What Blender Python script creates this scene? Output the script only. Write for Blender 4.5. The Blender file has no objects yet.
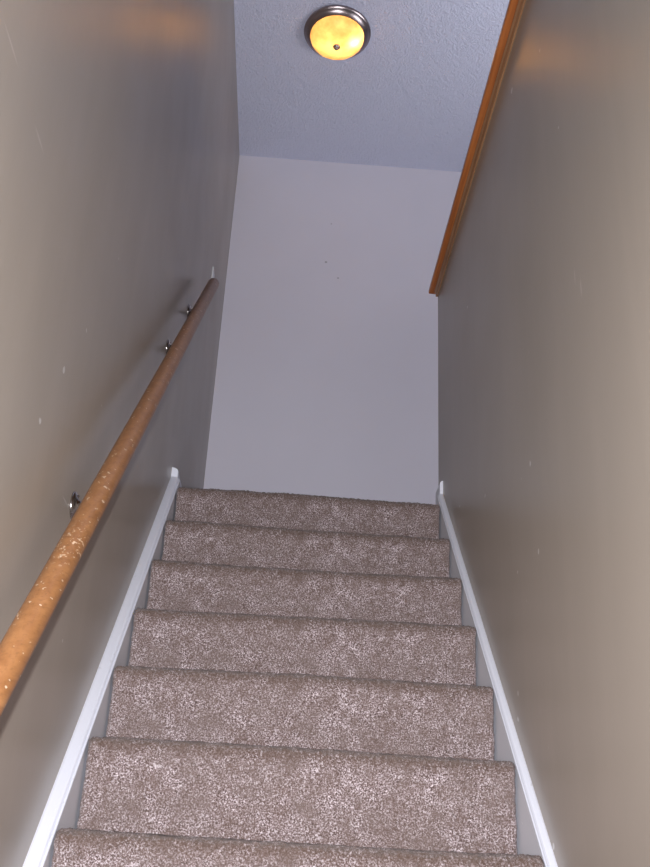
import bpy, bmesh, math, random
import numpy as np
from mathutils import Vector, Matrix, noise
random.seed(3)
C = bpy.context.scene.collection
PI = math.pi

# ---------------------------------------------------------------- dimensions (metres)
W = 0.922            # stairwell width between wall faces
RISE, RUN = 0.1794, 0.182
NSTEP = 14
SLOPE = math.atan2(RISE, RUN)
FLOOR_Z = -NSTEP * RISE
CEIL_Z = 2.446
BACK_Y = 1.231       # wall at the far side of the landing
END_Y = 0.1813       # end of the half wall
CAP_Z = 0.926        # bottom of the moulding under the cap
NEAR_Y = -3.0        # header above the foot of the stairs
REAR_Y = -4.4
HALL_X = 3.0
T = 0.11

# ---------------------------------------------------------------- helpers
def link(o, parent=None):
    C.objects.link(o)
    if parent is not None:
        o.parent = parent
    return o

def obj(name, bm, m, parent=None, smooth=False, loc=None):
    me = bpy.data.meshes.new(name)
    bmesh.ops.recalc_face_normals(bm, faces=bm.faces[:])
    bm.to_mesh(me); bm.free()
    if smooth:
        for p in me.polygons: p.use_smooth = True
    for mm in (m if isinstance(m, (list, tuple)) else [m]):
        me.materials.append(mm)
    o = bpy.data.objects.new(name, me)
    link(o, parent)
    if loc is not None: o.location = loc
    return o

def tag(o, label, cat, group=None):
    o['label'] = label; o['category'] = cat
    if group: o['group'] = group
    return o

def struct(o, label, cat='structure'):
    o['kind'] = 'structure'; o['label'] = label; o['category'] = cat
    return o

def empty(name, loc=(0, 0, 0)):
    o = bpy.data.objects.new(name, None); C.objects.link(o); o.location = loc
    o.empty_display_size = 0.05
    return o

def add_box(bm, a, b, bevel=0, seg=2):
    vs = [bm.verts.new((x, y, z)) for x in (a[0], b[0]) for y in (a[1], b[1]) for z in (a[2], b[2])]
    q = [(0, 1, 3, 2), (4, 6, 7, 5), (0, 4, 5, 1), (2, 3, 7, 6), (0, 2, 6, 4), (1, 5, 7, 3)]
    fs = [bm.faces.new([vs[i] for i in f]) for f in q]
    if bevel:
        es = list({e for f in fs for e in f.edges})
        bmesh.ops.bevel(bm, geom=es, offset=bevel, segments=seg, profile=0.5, affect='EDGES')

def box(a, b, bevel=0, seg=2):
    bm = bmesh.new(); add_box(bm, a, b, bevel, seg); return bm

def add_prism(bm, section, p0, p1, ux, uz):
    """sweep a closed 2-D section from p0 to p1; section coords run along ux, uz"""
    ux, uz = Vector(ux), Vector(uz)
    r = []
    for p in (p0, p1):
        r.append([bm.verts.new(Vector(p) + ux * s[0] + uz * s[1]) for s in section])
    n = len(section)
    for i in range(n):
        bm.faces.new((r[0][i], r[0][(i + 1) % n], r[1][(i + 1) % n], r[1][i]))
    bm.faces.new(r[0][::-1]); bm.faces.new(r[1])

def add_tube(bm, pts, radii, seg=24, capends=True):
    """round tube through points"""
    rings = []
    n = len(pts)
    pts = [Vector(p) for p in pts]
    side = None
    for i, p in enumerate(pts):
        d = (pts[min(i + 1, n - 1)] - pts[max(i - 1, 0)]).normalized()
        if side is None:
            a = Vector((1, 0, 0)) if abs(d.x) < .8 else Vector((0, 0, 1))
            side = d.cross(a).normalized()
        else:
            side = (side - d * side.dot(d)).normalized()
        up = d.cross(side)
        rr = radii[i] if isinstance(radii, (list, tuple)) else radii
        rings.append([bm.verts.new(p + (side * math.cos(2 * PI * k / seg) + up * math.sin(2 * PI * k / seg)) * rr) for k in range(seg)])
    for i in range(n - 1):
        for k in range(seg):
            bm.faces.new((rings[i][k], rings[i][(k + 1) % seg], rings[i + 1][(k + 1) % seg], rings[i + 1][k]))
    if capends:
        bm.faces.new(rings[0][::-1]); bm.faces.new(rings[-1])

def add_lathe(bm, prof, origin, axis=(0, 0, 1), seg=64, closed=False):
    """prof: list of (radius, height along axis)"""
    axis = Vector(axis).normalized(); origin = Vector(origin)
    a = Vector((1, 0, 0)) if abs(axis.x) < .8 else Vector((0, 1, 0))
    u = axis.cross(a).normalized(); v = axis.cross(u)
    rings = []
    for r, h in prof:
        if r < 1e-6:
            rings.append([bm.verts.new(origin + axis * h)])
        else:
            rings.append([bm.verts.new(origin + axis * h + (u * math.cos(2 * PI * k / seg) + v * math.sin(2 * PI * k / seg)) * r) for k in range(seg)])
    pairs = list(zip(rings, rings[1:]))
    if closed: pairs.append((rings[-1], rings[0]))
    for A, B in pairs:
        for k in range(seg):
            k2 = (k + 1) % seg
            if len(A) == 1 and len(B) == 1: continue
            if len(A) == 1: bm.faces.new((A[0], B[k2], B[k]))
            elif len(B) == 1: bm.faces.new((A[k], A[k2], B[0]))
            else: bm.faces.new((A[k], A[k2], B[k2], B[k]))

# ---------------------------------------------------------------- materials
class Mat:
    def __init__(s, name, rough=.5, spec=.5, metal=0, color=(.5, .5, .5)):
        s.m = bpy.data.materials.new(name); s.m.use_nodes = True
        s.t = s.m.node_tree; s.n = s.t.nodes; s.l = s.t.links
        s.b = s.n['Principled BSDF']
        s.b.inputs['Roughness'].default_value = rough
        s.b.inputs['Specular IOR Level'].default_value = spec
        s.b.inputs['Metallic'].default_value = metal
        s.b.inputs['Base Color'].default_value = (*color, 1)
        s.co = s.n.new('ShaderNodeTexCoord').outputs['Object']
    def mapping(s, scale=(1, 1, 1), rot=(0, 0, 0)):
        n = s.n.new('ShaderNodeMapping'); n.inputs['Scale'].default_value = scale; n.inputs['Rotation'].default_value = rot
        s.l.new(s.co, n.inputs[0]); return n.outputs[0]
    def noise(s, scale, detail=2, rough=.5, vec=None):
        n = s.n.new('ShaderNodeTexNoise'); n.inputs['Scale'].default_value = scale
        n.inputs['Detail'].default_value = detail; n.inputs['Roughness'].default_value = rough
        s.l.new(vec or s.co, n.inputs['Vector']); return n.outputs['Fac']
    def ramp(s, fac, stops, interp='LINEAR'):
        n = s.n.new('ShaderNodeValToRGB'); n.color_ramp.interpolation = interp
        e = n.color_ramp.elements
        while len(e) < len(stops): e.new(.5)
        for x, (p, c) in zip(e, stops):
            x.position = p; x.color = (*c, 1) if not isinstance(c, (int, float)) else (c, c, c, 1)
        s.l.new(fac, n.inputs[0]); return n.outputs[0]
    def mix(s, fac, a, b, mode='MIX'):
        n = s.n.new('ShaderNodeMix'); n.data_type = 'RGBA'; n.blend_type = mode
        for i, v in ((0, fac), (6, a), (7, b)):
            if isinstance(v, (int, float)): n.inputs[i].default_value = v
            elif isinstance(v, tuple): n.inputs[i].default_value = (*v, 1)
            else: s.l.new(v, n.inputs[i])
        return n.outputs[2]
    def math(s, op, a, b=0, c=0):
        n = s.n.new('ShaderNodeMath'); n.operation = op
        for i, v in enumerate((a, b, c)):
            if isinstance(v, (int, float)): n.inputs[i].default_value = v
            else: s.l.new(v, n.inputs[i])
        return n.outputs[0]
    def spot(s, p, r, soft=.6, scale=(1, 1, 1)):
        """1 inside a small blob around object-space point p"""
        m = s.n.new('ShaderNodeVectorMath'); m.operation = 'SUBTRACT'; m.inputs[1].default_value = p
        s.l.new(s.co, m.inputs[0])
        k = s.n.new('ShaderNodeVectorMath'); k.operation = 'MULTIPLY'; k.inputs[1].default_value = scale
        s.l.new(m.outputs[0], k.inputs[0])
        d = s.n.new('ShaderNodeVectorMath'); d.operation = 'LENGTH'; s.l.new(k.outputs[0], d.inputs[0])
        n = s.n.new('ShaderNodeMapRange'); n.inputs['From Min'].default_value = r; n.inputs['From Max'].default_value = r * soft
        s.l.new(d.outputs['Value'], n.inputs['Value']); return n.outputs[0]
    def color(s, c): s.l.new(c, s.b.inputs['Base Color'])
    def bump(s, h, strength=.3, dist=.002):
        n = s.n.new('ShaderNodeBump'); n.inputs['Strength'].default_value = strength; n.inputs['Distance'].default_value = dist
        s.l.new(h, n.inputs['Height']); s.l.new(n.outputs[0], s.b.inputs['Normal'])
    def rough(s, r): s.l.new(r, s.b.inputs['Roughness'])

def wall_paint(name, base, rough=.31, spec=.5, marks=(), seed=0, streaks=True):
    m = Mat(name, rough, spec)
    big = m.noise(1.7, 3)
    c = m.mix(big, tuple(x * .95 for x in base), tuple(min(1, x * 1.06) for x in base))
    if streaks:                         # roller / hand marks running up and down
        st = m.noise(1, 3, .6, m.mapping((7, 7, .9), (.0, 0, 0)))
        c = m.mix(m.ramp(st, [(.45, 0), (.75, .22)]), c, tuple(min(1, x * 1.35) for x in base))
        # small pale nicks
        sp = m.noise(22, 1)
        c = m.mix(m.ramp(sp, [(.79, 0), (.81, .7)]), c, (.7, .68, .66))
        m.rough(m.ramp(m.noise(2.3, 3), [(.3, rough - .03), (.7, rough + .05)]))
    for (p, r, col, f, sc) in marks:
        fac = m.math('MULTIPLY', m.spot(p, r, .3, sc), f)
        c = m.mix(fac, c, col)
    m.color(c)
    fine = m.noise(420, 2); mid = m.noise(60, 2)
    m.bump(m.math('ADD', m.math('MULTIPLY', fine, .35), mid), .12, .0012)
    return m.m

M = {}
TAUPE = (.325, .275, .225)
M['wall_left'] = wall_paint('taupe_paint_left', TAUPE, marks=[
    ((0, -.15, .62), .30, (.16, .12, .10), .30, (1, .55, 1.9)),       # broad darker patch above the rail
    ((0, -1.965, -.149), .045, (.62, .56, .52), .35, (1, 1, 14)),     # pale scuffs
    ((0, -1.79, -.153), .035, (.62, .56, .52), .30, (1, 1, 9)),
    ((0, -1.27, -.53), .03, (.7, .66, .64), .4, (1, 1, 10)),
])
M['wall_right'] = wall_paint('taupe_paint_right', TAUPE, marks=[
    ((W, -1.41, -.06), .022, (.62, .56, .52), .30, (0, 5, 1)),
    ((W, -1.44, -.105), .024, (.62, .56, .52), .38, (0, 5, 1)),
])
M['wall_back'] = wall_paint('grey_lavender_paint', (.78, .75, .82), .5, .3, marks=[
    ((.508, BACK_Y, 1.783), .008, (.22, .2, .2), .7, (1, 1, 1)),
    ((.575, BACK_Y, 1.689), .006, (.2, .2, .24), .7, (1, 1, 1)),
    ((.525, BACK_Y, 2.03), .006, (.3, .28, .28), .5, (1, 1, 1)),
], streaks=False)
M['plain'] = wall_paint('hall_paint', (.42, .39, .38), .5, .3, streaks=False)

m = Mat('stippled_ceiling', .9, .2, color=(.62, .64, .74))
v = m.noise(115, 3, .65); v2 = m.noise(55, 2)
m.color(m.mix(v, (.74, .755, .93), (.81, .825, .98)))
m.bump(m.math('ADD', m.math('MULTIPLY', v2, .5), v), 1, .014)
M['ceiling'] = m.m

m = Mat('white_trim_paint', .35, .5)
m.color(m.mix(m.ramp(m.noise(45, 2), [(.70, 0), (.74, .35)]), (.80, .81, .88), (.5, .48, .48)))
m.bump(m.noise(60, 2), .08, .001)
M['white'] = m.m
m = Mat('grey_stair_board_paint', .45, .4)
m.color(m.mix(m.ramp(m.noise(60, 2), [(.72, 0), (.75, .5)]), (.72, .72, .76), (.9, .9, .92)))
M['board'] = m.m

m = Mat('cut_pile_carpet', .95, .15)
tuft = m.noise(310, 3, .75)
clump = m.noise(30, 4, .7)
blot = m.noise(10, 3, .6)
c = m.ramp(tuft, [(.37, (.055, .030, .026)), (.45, (.17, .112, .098)), (.54, (.42, .325, .325)), (.62, (.95, .85, .87))])
c = m.mix(m.ramp(clump, [(.38, .62), (.60, 0)]), c, (.17, .112, .092))
c = m.mix(m.ramp(blot, [(.40, .45), (.58, 0)]), c, (.20, .145, .125))
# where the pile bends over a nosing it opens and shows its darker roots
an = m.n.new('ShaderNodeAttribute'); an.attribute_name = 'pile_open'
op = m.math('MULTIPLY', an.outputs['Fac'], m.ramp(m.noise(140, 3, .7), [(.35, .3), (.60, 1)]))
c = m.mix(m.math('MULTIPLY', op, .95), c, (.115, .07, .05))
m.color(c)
m.b.inputs['Sheen Weight'].default_value = .25
m.b.inputs['Sheen Roughness'].default_value = .5
m.bump(m.noise(520, 2, .6), .9, .004)
M['carpet'] = m.m

def wood(name, light, dark, rough, grain_axis, chips=False):
    m = Mat(name, rough, .5)
    sc = [60, 60, 60]; sc[grain_axis] = 2.5
    g = m.noise(1, 4, .6, m.mapping(tuple(sc)))
    sc2 = [260, 260, 260]; sc2[grain_axis] = 9
    g2 = m.noise(1, 2, .5, m.mapping(tuple(sc2)))
    c = m.mix(m.ramp(g, [(.3, 0), (.7, 1)]), dark, light)
    c = m.mix(m.ramp(g2, [(.5, 0), (.75, .35)]), c, tuple(x * .5 for x in dark))
    if chips:                           # worn, chipped lacquer
        ch = m.noise(1, 2, .6, m.mapping((70, 70, 70) if grain_axis != 1 else (95, 45, 95)))
        c = m.mix(m.ramp(ch, [(.665, 0), (.69, .55)]), c, (.85, .68, .50))
        near = m.spot((.075, -1.475, -.66), .10, .1, (2.2, 1, 1))
        ch2 = m.noise(1, 2, .6, m.mapping((150, 60, 150)))
        k = m.math('MULTIPLY', m.ramp(ch2, [(.60, 0), (.64, .75)]), near)
        c = m.mix(k, c, (.85, .62, .42))
    m.color(c)
    m.bump(g2, .12, .001)
    return m.m
M['rail'] = wood('worn_oak', (.36, .165, .062), (.25, .105, .037), .38, 1, True)
M['cap'] = wood('orange_oak', (.50, .165, .045), (.30, .085, .022), .30, 1)
M['cap_molding'] = wood('brown_oak', (.36, .19, .095), (.24, .12, .06), .25, 1)

m = Mat('brushed_nickel', .22, .5, 1, (.50, .47, .46)); M['nickel'] = m.m
m = Mat('dark_bronze_metal', .30, .5, 1, (.36, .30, .30)); M['bronze'] = m.m
m = Mat('white_plastic', .4, .5, 0, (.8, .8, .8)); M['plastic'] = m.m

# alabaster glass bowl: diffusing glass lit from within by the bulb
m = Mat('alabaster_glass', .25, .5)
tr = m.n.new('ShaderNodeBsdfTranslucent')
al = m.ramp(m.noise(11, 4, .6), [(.30, .15), (.60, .9)])
m.l.new(m.mix(al, (.50, .23, .07), (.92, .64, .30)), tr.inputs['Color'])
m.color(m.mix(al, (.80, .60, .30), (.9, .75, .45)))
mx = m.n.new('ShaderNodeMixShader'); mx.inputs[0].default_value = .72
m.l.new(m.b.outputs[0], mx.inputs[1]); m.l.new(tr.outputs[0], mx.inputs[2])
m.l.new(mx.outputs[0], m.n['Material Output'].inputs['Surface'])
M['glass'] = m.m
m = Mat('bulb_glow'); m.b.inputs['Emission Color'].default_value = (1, .72, .36, 1); m.b.inputs['Emission Strength'].default_value = 14
M['bulb'] = m.m

# ---------------------------------------------------------------- room shell
def wall(name, a, b, m, label):
    return struct(obj(name, box(a, b), m), label, 'wall')

wall('wall_left', (-T, REAR_Y, FLOOR_Z), (0, BACK_Y, CEIL_Z), M['wall_left'], 'taupe painted wall on the handrail side of the stairwell')
wall('wall_right', (W, REAR_Y, FLOOR_Z), (W + T, END_Y, CAP_Z + .03), M['wall_right'], 'taupe half wall on the right of the stairs under the wooden cap')
wall('wall_back', (-T, BACK_Y, FLOOR_Z), (HALL_X, BACK_Y + T, CEIL_Z), M['wall_back'], 'pale grey lavender wall facing the top of the stairs')
wall('wall_hall', (HALL_X, NEAR_Y, -.25), (HALL_X + T, BACK_Y + T, CEIL_Z), M['plain'], 'side wall of the upper hall')
wall('wall_header', (-T, NEAR_Y - T, -.25), (HALL_X + T, NEAR_Y, CEIL_Z), M['plain'], 'header wall above the foot of the stairs')
wall('wall_front', (-T, REAR_Y - T, FLOOR_Z), (W + T, REAR_Y, -.1), M['plain'], 'wall behind the foot of the stairs')
struct(obj('ceiling', box((-T, NEAR_Y - T, CEIL_Z), (HALL_X + T, BACK_Y + T, CEIL_Z + .1)), M['ceiling']), 'blue white stippled ceiling over the stairwell', 'ceiling')
struct(obj('ceiling_lower', box((-T, REAR_Y - T, -.25), (W + T, NEAR_Y - T, -.15)), M['ceiling']), 'low ceiling before the foot of the stairs', 'ceiling')
struct(obj('floor_lower', box((-T, REAR_Y - T, FLOOR_Z - .1), (W + T, -(NSTEP - 1) * RUN, FLOOR_Z)), M['carpet']), 'carpeted floor at the foot of the stairs', 'floor')
bm = bmesh.new()
add_box(bm, (0, RUN * .9, -.25), (HALL_X, BACK_Y, 0))
add_box(bm, (W + T, NEAR_Y, -.25), (HALL_X, RUN * .9, 0))
struct(obj('floor', bm, M['carpet']), 'carpeted landing floor at the top of the stairs', 'floor')

# ---------------------------------------------------------------- the staircase
GL, GR = .0375, .0255          # carpet edges from the wall faces
TL, TR = .0320, .0200          # thickness of the skirt boards

def carpet_mesh(i, fine):
    """carpet over tread and riser of step i (tip of the nosing at y=0, z=0): a soft waterfall profile"""
    prof = []
    R = .017
    back = RUN + .012 if i > 0 else RUN * .9 + .02
    n = 8
    st = .0028 if fine else .012
    L = back - R
    k = max(2, int(L / (st * (2.5 if fine else 1))))
    for j in range(k): prof.append((back - L * j / k, 0.0, 0, 1))
    for j in range(n + 1):
        a = PI / 2 * j / n
        prof.append((R - R * math.sin(a), -R + R * math.cos(a), -math.sin(a), math.cos(a)))
    pts = [(0.0, -.017), (.002, -.034), (.0075, -.052), (.010, -.075), (.010, -RISE - .008)]
    for (y0, z0), (y1, z1) in zip(pts, pts[1:]):
        dd = math.hypot(y1 - y0, z1 - z0); kk = max(1, round(dd / st))
        ny, nz = -(z0 - z1) / dd, -(y1 - y0) / dd * 1.0
        for j in range(1, kk + 1):
            f = j / kk
            prof.append((y0 + (y1 - y0) * f, z0 + (z1 - z0) * f, -abs(ny), nz))
    x0, x1 = GL, W - GR
    nx = int((x1 - x0) / st)
    P = np.array(prof)
    xs = np.linspace(x0, x1, nx + 1)
    m_, k_ = len(prof), nx + 1
    co = np.zeros((m_ * k_, 3), dtype=np.float32)
    idx = 0
    for a in range(m_):
        y, z, ny, nz = prof[a]
        for x in xs:
            p = Vector((x, y, z))
            q = Vector((x + i * 1.7, y + i * 3.1, z))
            d = 0
            if fine:
                d = (noise.noise(q * 260) * .0026 + noise.noise(q * 110) * .0022 + noise.noise(q * 14) * .0022)
            # rounded, slightly tucked edge
            e = min(x - x0, x1 - x)
            d -= .006 * max(0, 1 - e / .007) ** 2
            sag = .0025 * math.sin(x * 5 + i * 1.3) if a >= 0 else 0
            co[idx] = (x + (noise.noise(q * 45) * .002 if e < .01 else 0), y + ny * d, z + nz * d + sag * (1 if z > -.05 else .3))
            idx += 1
    faces = []
    for a in range(m_ - 1):
        o = a * k_
        faces += [(o + b, o + b + 1, o + k_ + b + 1, o + k_ + b) for b in range(k_ - 1)]
    # turn the two side edges inwards so the carpet has thickness
    verts = co.tolist()
    for b, s in ((0, 1), (k_ - 1, -1)):
        base = len(verts)
        for a in range(m_):
            v = co[a * k_ + b]; ny, nz = prof[a][2], prof[a][3]
            verts.append((float(v[0]), float(v[1]) - ny * .010, float(v[2]) - nz * .010))
        for a in range(m_ - 1):
            f = (a * k_ + b, (a + 1) * k_ + b, base + a + 1, base + a)
            faces.append(f if s == 1 else f[::-1])
    me = bpy.data.meshes.new('carpet')
    me.from_pydata([tuple(v) for v in verts], [], faces); me.update()
    for p in me.polygons: p.use_smooth = True
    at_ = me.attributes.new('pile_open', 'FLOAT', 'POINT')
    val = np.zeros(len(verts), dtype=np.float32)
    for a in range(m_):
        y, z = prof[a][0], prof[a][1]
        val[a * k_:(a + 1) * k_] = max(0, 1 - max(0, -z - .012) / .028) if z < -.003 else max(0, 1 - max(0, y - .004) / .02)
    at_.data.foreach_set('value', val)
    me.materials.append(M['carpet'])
    return me

stairs = empty('staircase', (0, -(NSTEP - 1) * RUN, FLOOR_Z))
tag(stairs, 'steep staircase covered in speckled pinkish brown cut pile carpet, climbing between two walls', 'staircase')
off = Vector((0, (NSTEP - 1) * RUN, -FLOOR_Z))
for i in range(NSTEP):
    y, z = -i * RUN, -i * RISE
    bm = bmesh.new()
    x0, x1 = GL + .004, W - GR - .004
    top = z - .011
    add_box(bm, (x0, y + .022, z - RISE - (0.0 if i < NSTEP - 1 else -.0)), (x1, y + .040, top))          # riser board
    add_box(bm, (x0, y + .012, top - .025), (x1, y + (RUN + .02 if i else RUN * .88), top), .004)             # tread board
    st = obj('step', bm, M['board'], stairs); st.location = off
    if i: st['label'] = None; del st['label']
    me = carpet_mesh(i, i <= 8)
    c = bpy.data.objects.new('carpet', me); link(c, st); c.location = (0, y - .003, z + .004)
# ---------------------------------------------------------------- skirt boards beside the stairs
S = Vector((0, math.cos(SLOPE), math.sin(SLOPE)))
N = Vector((0, -math.sin(SLOPE), math.cos(SLOPE)))
hs = -.0163
# every section: across = away from the wall, up = along N; the plumb cut at the top is made by shearing the end
def skirt(side):
    s = 1 if side == 'left' else -1
    xw = 0 if side == 'left' else W
    t = TL if side == 'left' else TR
    top = []
    if side == 'left':
        sec = [(0, -.26), (t, -.26), (t, -.0065), (t - .0010, -.0050), (t - .0028, -.0050), (t - .0036, -.0075),
               (t - .0050, -.0055), (t - .0075, -.0018), (t - .0120, .0006), (.004, .0012), (0, 0)]
    else:
        sec = [(0, -.26), (t, -.26), (t, -.0060), (t - .0008, -.0048), (t - .0022, -.0048), (t - .0030, -.0070),
               (t - .0042, -.0040), (t - .0060, -.0008), (t - .0090, .0008), (.003, .0010), (0, 0)]
    yt, yb = .088, -13.4 * RUN
    bm = bmesh.new()
    rings = []
    for y in (yb, yt):
        ring = []
        for a, h in sec:
            # vertical height of the section point measured plumb, so both ends are plumb cuts
            ring.append(bm.verts.new((xw + s * a, y, hs + y * RISE / RUN + h / math.cos(SLOPE))))
        rings.append(ring)
    n = len(sec)
    for i in range(n):
        bm.faces.new((rings[0][i], rings[0][(i + 1) % n], rings[1][(i + 1) % n], rings[1][i]))
    bm.faces.new(rings[0][::-1]); bm.faces.new(rings[1])
    for v in bm.verts:
        if v.co.z < FLOOR_Z: v.co.z = FLOOR_Z
    o = obj('trim_1' if side == 'left' else 'trim_2', bm, [M['white'], M['board']])
    for p in o.data.polygons:           # faces towards the stair are the greyer board, the top is gloss white
        if abs(p.normal.x) > .9: p.material_index = 1
    return struct(o, 'white sloping skirt board along the %s wall of the stairs' % side, 'trim')
skirt('left'); skirt('right')
# landing baseboards: their cut ends stand above the tops of the skirt boards
def basebd(side, y0, y1):
    s = 1 if side == 'left' else -1
    xw = 0 if side == 'left' else W
    t = .022 if side == 'left' else .0105
    h = .103 if side == 'left' else .118
    sec = [(0, 0), (t, 0), (t, h - .012), (t * .8, h - .005), (t * .4, h - .001), (0, h)]
    bm = bmesh.new()
    add_prism(bm, sec, (xw, y0, 0.002), (xw, y1, 0.002), (s, 0, 0), (0, 0, 1))
    return struct(obj('baseboard_' + side, bm, M['white']), 'white baseboard on the landing at the %s wall' % side, 'trim')
basebd('left', .088, BACK_Y)
basebd('right', .088, END_Y)

# ---------------------------------------------------------------- wooden cap on the half wall
cap = empty('cap_rail', (W + T / 2, END_Y, CAP_Z))
tag(cap, 'orange stained wooden cap board running along the top of the right half wall', 'rail')
o_ = Vector((-(W + T / 2), -END_Y, -CAP_Z))
cx0, cx1 = W - .0335, W + T + .0335
cz = CAP_Z + .022
b = obj('cap_board', box((cx0, NEAR_Y, cz), (cx1, END_Y + .022, cz + .019), .004, 3), M['cap'], cap); b.location = o_
for s, xw in ((-1, W), (1, W + T)):
    bm = bmesh.new()
    add_prism(bm, [(0, 0), (.005, .001), (.007, .006), (.009, .013), (.014, .019), (.014, .022), (0, .022)],
              (xw, NEAR_Y, CAP_Z), (xw, END_Y, CAP_Z), (s, 0, 0), (0, 0, 1))
    k = obj('molding', bm, M['cap_molding'], cap); k.location = o_
bm = bmesh.new()
add_prism(bm, [(0, 0), (.005, .001), (.007, .006), (.009, .013), (.014, .019), (.014, .022), (0, .022)],
          (W - .008, END_Y, CAP_Z), (W + T + .008, END_Y, CAP_Z), (0, 1, 0), (0, 0, 1))
k = obj('molding', bm, M['cap_molding'], cap); k.location = o_

# ---------------------------------------------------------------- handrail
RX, RH, RR = .062, .745, .0215
rail_root = empty('handrail', (0, -1.2, RH - 1.2 * RISE / RUN))
tag(rail_root, 'round worn oak handrail fixed along the left wall with metal brackets', 'handrail')
o_ = -rail_root.location
def railpt(y): return Vector((RX, y, RH + y * RISE / RUN))
y0, y1 = -2.45, .148
bm = bmesh.new()
L = (railpt(y1) - railpt(y0)).length
pts = []; rad = []
def at(f): return railpt(y0).lerp(railpt(y1), f)
for d, r in ((0, .6), (.003, .88), (.008, 1), (.5, 1), (1.2, 1), (2.0, 1), (2.8, 1), (L - .008, 1), (L - .003, .88), (L, .6)):
    if d <= L: pts.append(at(d / L)); rad.append(RR * r)
add_tube(bm, pts, rad, 40)
# mesh origin at the rail's own slope: build it unrotated so that the grain follows y
rl = obj('rail', bm, M['rail'], rail_root, True); rl.location = o_
def bracket(y, z):
    bm = bmesh.new()
    rp = railpt(y)
    # arm: out of the wall plate, then up to the underside of the rail
    a0 = Vector((.004, y, z)); a1 = Vector((.030, y, z - .004)); a2 = Vector((.050, y, z)); 
    under = Vector((RX, y + .012, rp.z + .012 * RISE / RUN)) + N * (-RR - .001)
    a3 = Vector((RX, y + .010, (z + under.z) / 2))
    add_tube(bm, [a0, Vector((.015, y, z - .003)), a1, a2, a3, under], [.008, .0065, .006, .006, .006, .0075], 14)
    # saddle plate under the rail
    c = under
    sec = [(-.012, .0), (.012, .0), (.012, .003), (-.012, .003)]
    add_prism(bm, sec, c - S * .028 - N * .002, c + S * .028 - N * .002, (1, 0, 0), N)
    br = obj('bracket', bm, M['nickel'], rail_root, True); br.location = o_
    bm = bmesh.new()
    add_lathe(bm, [(0, 0), (.027, 0), (.0275, .002), (.026, .004), (.018, .0065), (.011, .010), (.0095, .014), (0, .014)], (0, y, z), (1, 0, 0), 40)
    add_lathe(bm, [(0, .0), (.003, 0), (.003, .0075), (0, .009)], (.0, y, z + .019), (1, 0, 0), 12)
    add_lathe(bm, [(0, .0), (.003, 0), (.003, .0075), (0, .009)], (.0, y, z - .019), (1, 0, 0), 12)
    obj('wall_plate', bm, M['nickel'], br, True)
bracket(-1.205, -.515); bracket(-.352, .316); bracket(.003, .668)

# ---------------------------------------------------------------- light switch beyond the rail
sw = empty('light_switch', (0, .61, 1.20))
tag(sw, 'white light switch plate on the left wall just above the top end of the handrail', 'switch')
obj('switch_plate', box((0, -.036, -.058), (.006, .036, .058), .002), M['plastic'], sw)
bm = box((.006, -.005, -.012), (.010, .005, .012)); 
add_box(bm, (.006, -.003, 0), (.018, .003, .007), .001)
obj('toggle', bm, M['plastic'], sw)
bm = bmesh.new()
bm.free()
for s in (-1, 1):
    bm = bmesh.new()
    add_lathe(bm, [(0, .006), (.003, .006), (.003, .0066), (0, .0072)], (0, 0, s * .030), (1, 0, 0), 12)
    obj('screw', bm, M['plastic'], sw)

# ---------------------------------------------------------------- ceiling light
LP = Vector((.479, .332, CEIL_Z))
lamp = empty('ceiling_light', LP)
tag(lamp, 'round flush ceiling light with glowing amber glass bowl and dark metal rim', 'lamp')
bm = bmesh.new()
add_lathe(bm, [(.120, -.001), (.147, -.001), (.154, -.004), (.156, -.010), (.153, -.016), (.150, -.017), (.1485, -.019), (.143, -.027), (.135, -.033), (.128, -.037), (.1255, -.038),
               (.1240, -.036), (.126, -.031), (.136, -.024), (.136, -.012), (.128, -.006), (.120, -.006)], (0, 0, 0), (0, 0, 1), 96, True)
obj('rim', bm, M['bronze'], lamp, True)
bm = bmesh.new()
add_lathe(bm, [(0, -.0015), (.121, -.0015), (.121, -.0055), (0, -.0055)], (0, 0, 0), (0, 0, 1), 64)
obj('pan', bm, M['plastic'], lamp)
bm = bmesh.new()
R0, H0 = .1245, .060
pr = [(R0 * math.sin(a), -.036 - H0 * math.cos(a)) for a in [PI / 2 * (1 - j / 20) for j in range(21)]]
pr[-1] = (0, -.036 - H0)
add_lathe(bm, pr, (0, 0, 0), (0, 0, 1), 96)
obj('glass_bowl', bm, M['glass'], lamp, True)
bm = bmesh.new()
z_ = -.036 - H0
add_lathe(bm, [(0, z_ + .004), (.012, z_ + .003), (.0165, z_ - .001), (.017, z_ - .004), (.013, z_ - .008), (.008, z_ - .010), (.009, z_ - .014), (.006, z_ - .018), (0, z_ - .020)], (0, 0, 0), (0, 0, 1), 32)
obj('finial', bm, M['bronze'], lamp, True)
bm = bmesh.new()
add_lathe(bm, [(0, .062), (.006, .060), (.018, .052), (.026, .036), (.026, .022), (.018, .006), (.013, -.004), (.013, -.022), (0, -.022)], (0, 0, 0), (-1, 0, 0), 24)
bb = obj('bulb', bm, M['bulb'], lamp, True); bb.location = (.0, 0, -.036)

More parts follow.
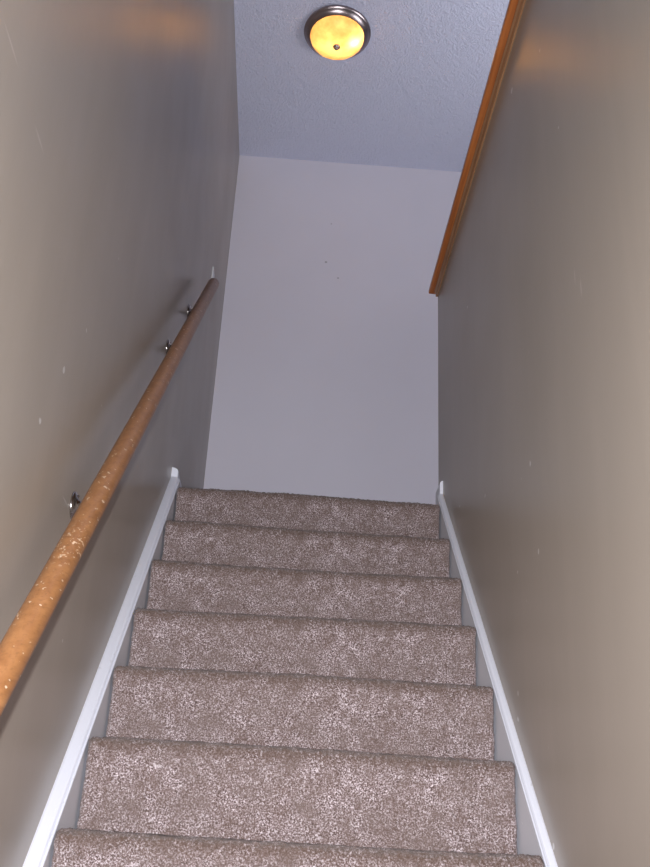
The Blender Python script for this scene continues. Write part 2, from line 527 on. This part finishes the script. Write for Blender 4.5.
def light(name, kind, loc, energy, color, **kw):
    l = bpy.data.lights.new(name, kind); l.energy = energy; l.color = color
    for k, v in kw.items(): setattr(l, k, v)
    o = bpy.data.objects.new(name, l); C.objects.link(o); o.location = loc
    return o
light('bulb_light', 'POINT', LP + Vector((.076, -.015, -.062)), .50, (1, .62, .32), shadow_soft_size=.008)

# ---------------------------------------------------------------- camera and its flash
cam = bpy.data.cameras.new('camera'); co = bpy.data.objects.new('camera', cam); C.objects.link(co)
yaw, pit, rol = .0341, .4338, .0522
f = Vector((math.sin(yaw) * math.cos(pit), math.cos(yaw) * math.cos(pit), math.sin(pit)))
rt = f.cross(Vector((0, 0, 1))).normalized(); up = rt.cross(f)
r2 = rt * math.cos(rol) + up * math.sin(rol); u2 = -rt * math.sin(rol) + up * math.cos(rol)
CP = Vector((.4081, -2.9164, -1.1243))
mw = Matrix((r2, u2, -f)).transposed().to_4x4(); mw.translation = CP
co.matrix_world = mw
cam.sensor_fit = 'VERTICAL'; cam.sensor_height = 36; cam.lens = 954.557 / 867 * 36
cam.clip_start = .02
bpy.context.scene.camera = co
fl = light('camera_flash', 'SPOT', (0, 0, 0), 260, (.93, .94, 1), shadow_soft_size=.012, spot_size=math.radians(112), spot_blend=.95)
mf = Matrix((r2, u2, -f)).transposed().to_4x4(); mf.translation = CP - r2 * .048 + u2 * .012
fl.matrix_world = mf

hw = light('hall_fill', 'AREA', (HALL_X - .4, -.5, .7), 13, (.90, .92, 1), shape='RECTANGLE', size=.8, size_y=1.3)  # unseen fill light, added to brighten the ceiling and landing wall; no lamp here
hw.data.spread = math.radians(100)
hw.rotation_euler = (0, PI / 2 + math.radians(58), 0)

w = bpy.data.worlds.new('world'); bpy.context.scene.world = w; w.use_nodes = True
w.node_tree.nodes['Background'].inputs[0].default_value = (.5, .48, .46, 1)
w.node_tree.nodes['Background'].inputs[1].default_value = .3
sc = bpy.context.scene
sc.view_settings.view_transform = 'Standard'; sc.view_settings.look = 'None'
sc.view_settings.exposure = 0; sc.view_settings.gamma = 1
sc.view_settings.use_curve_mapping = False
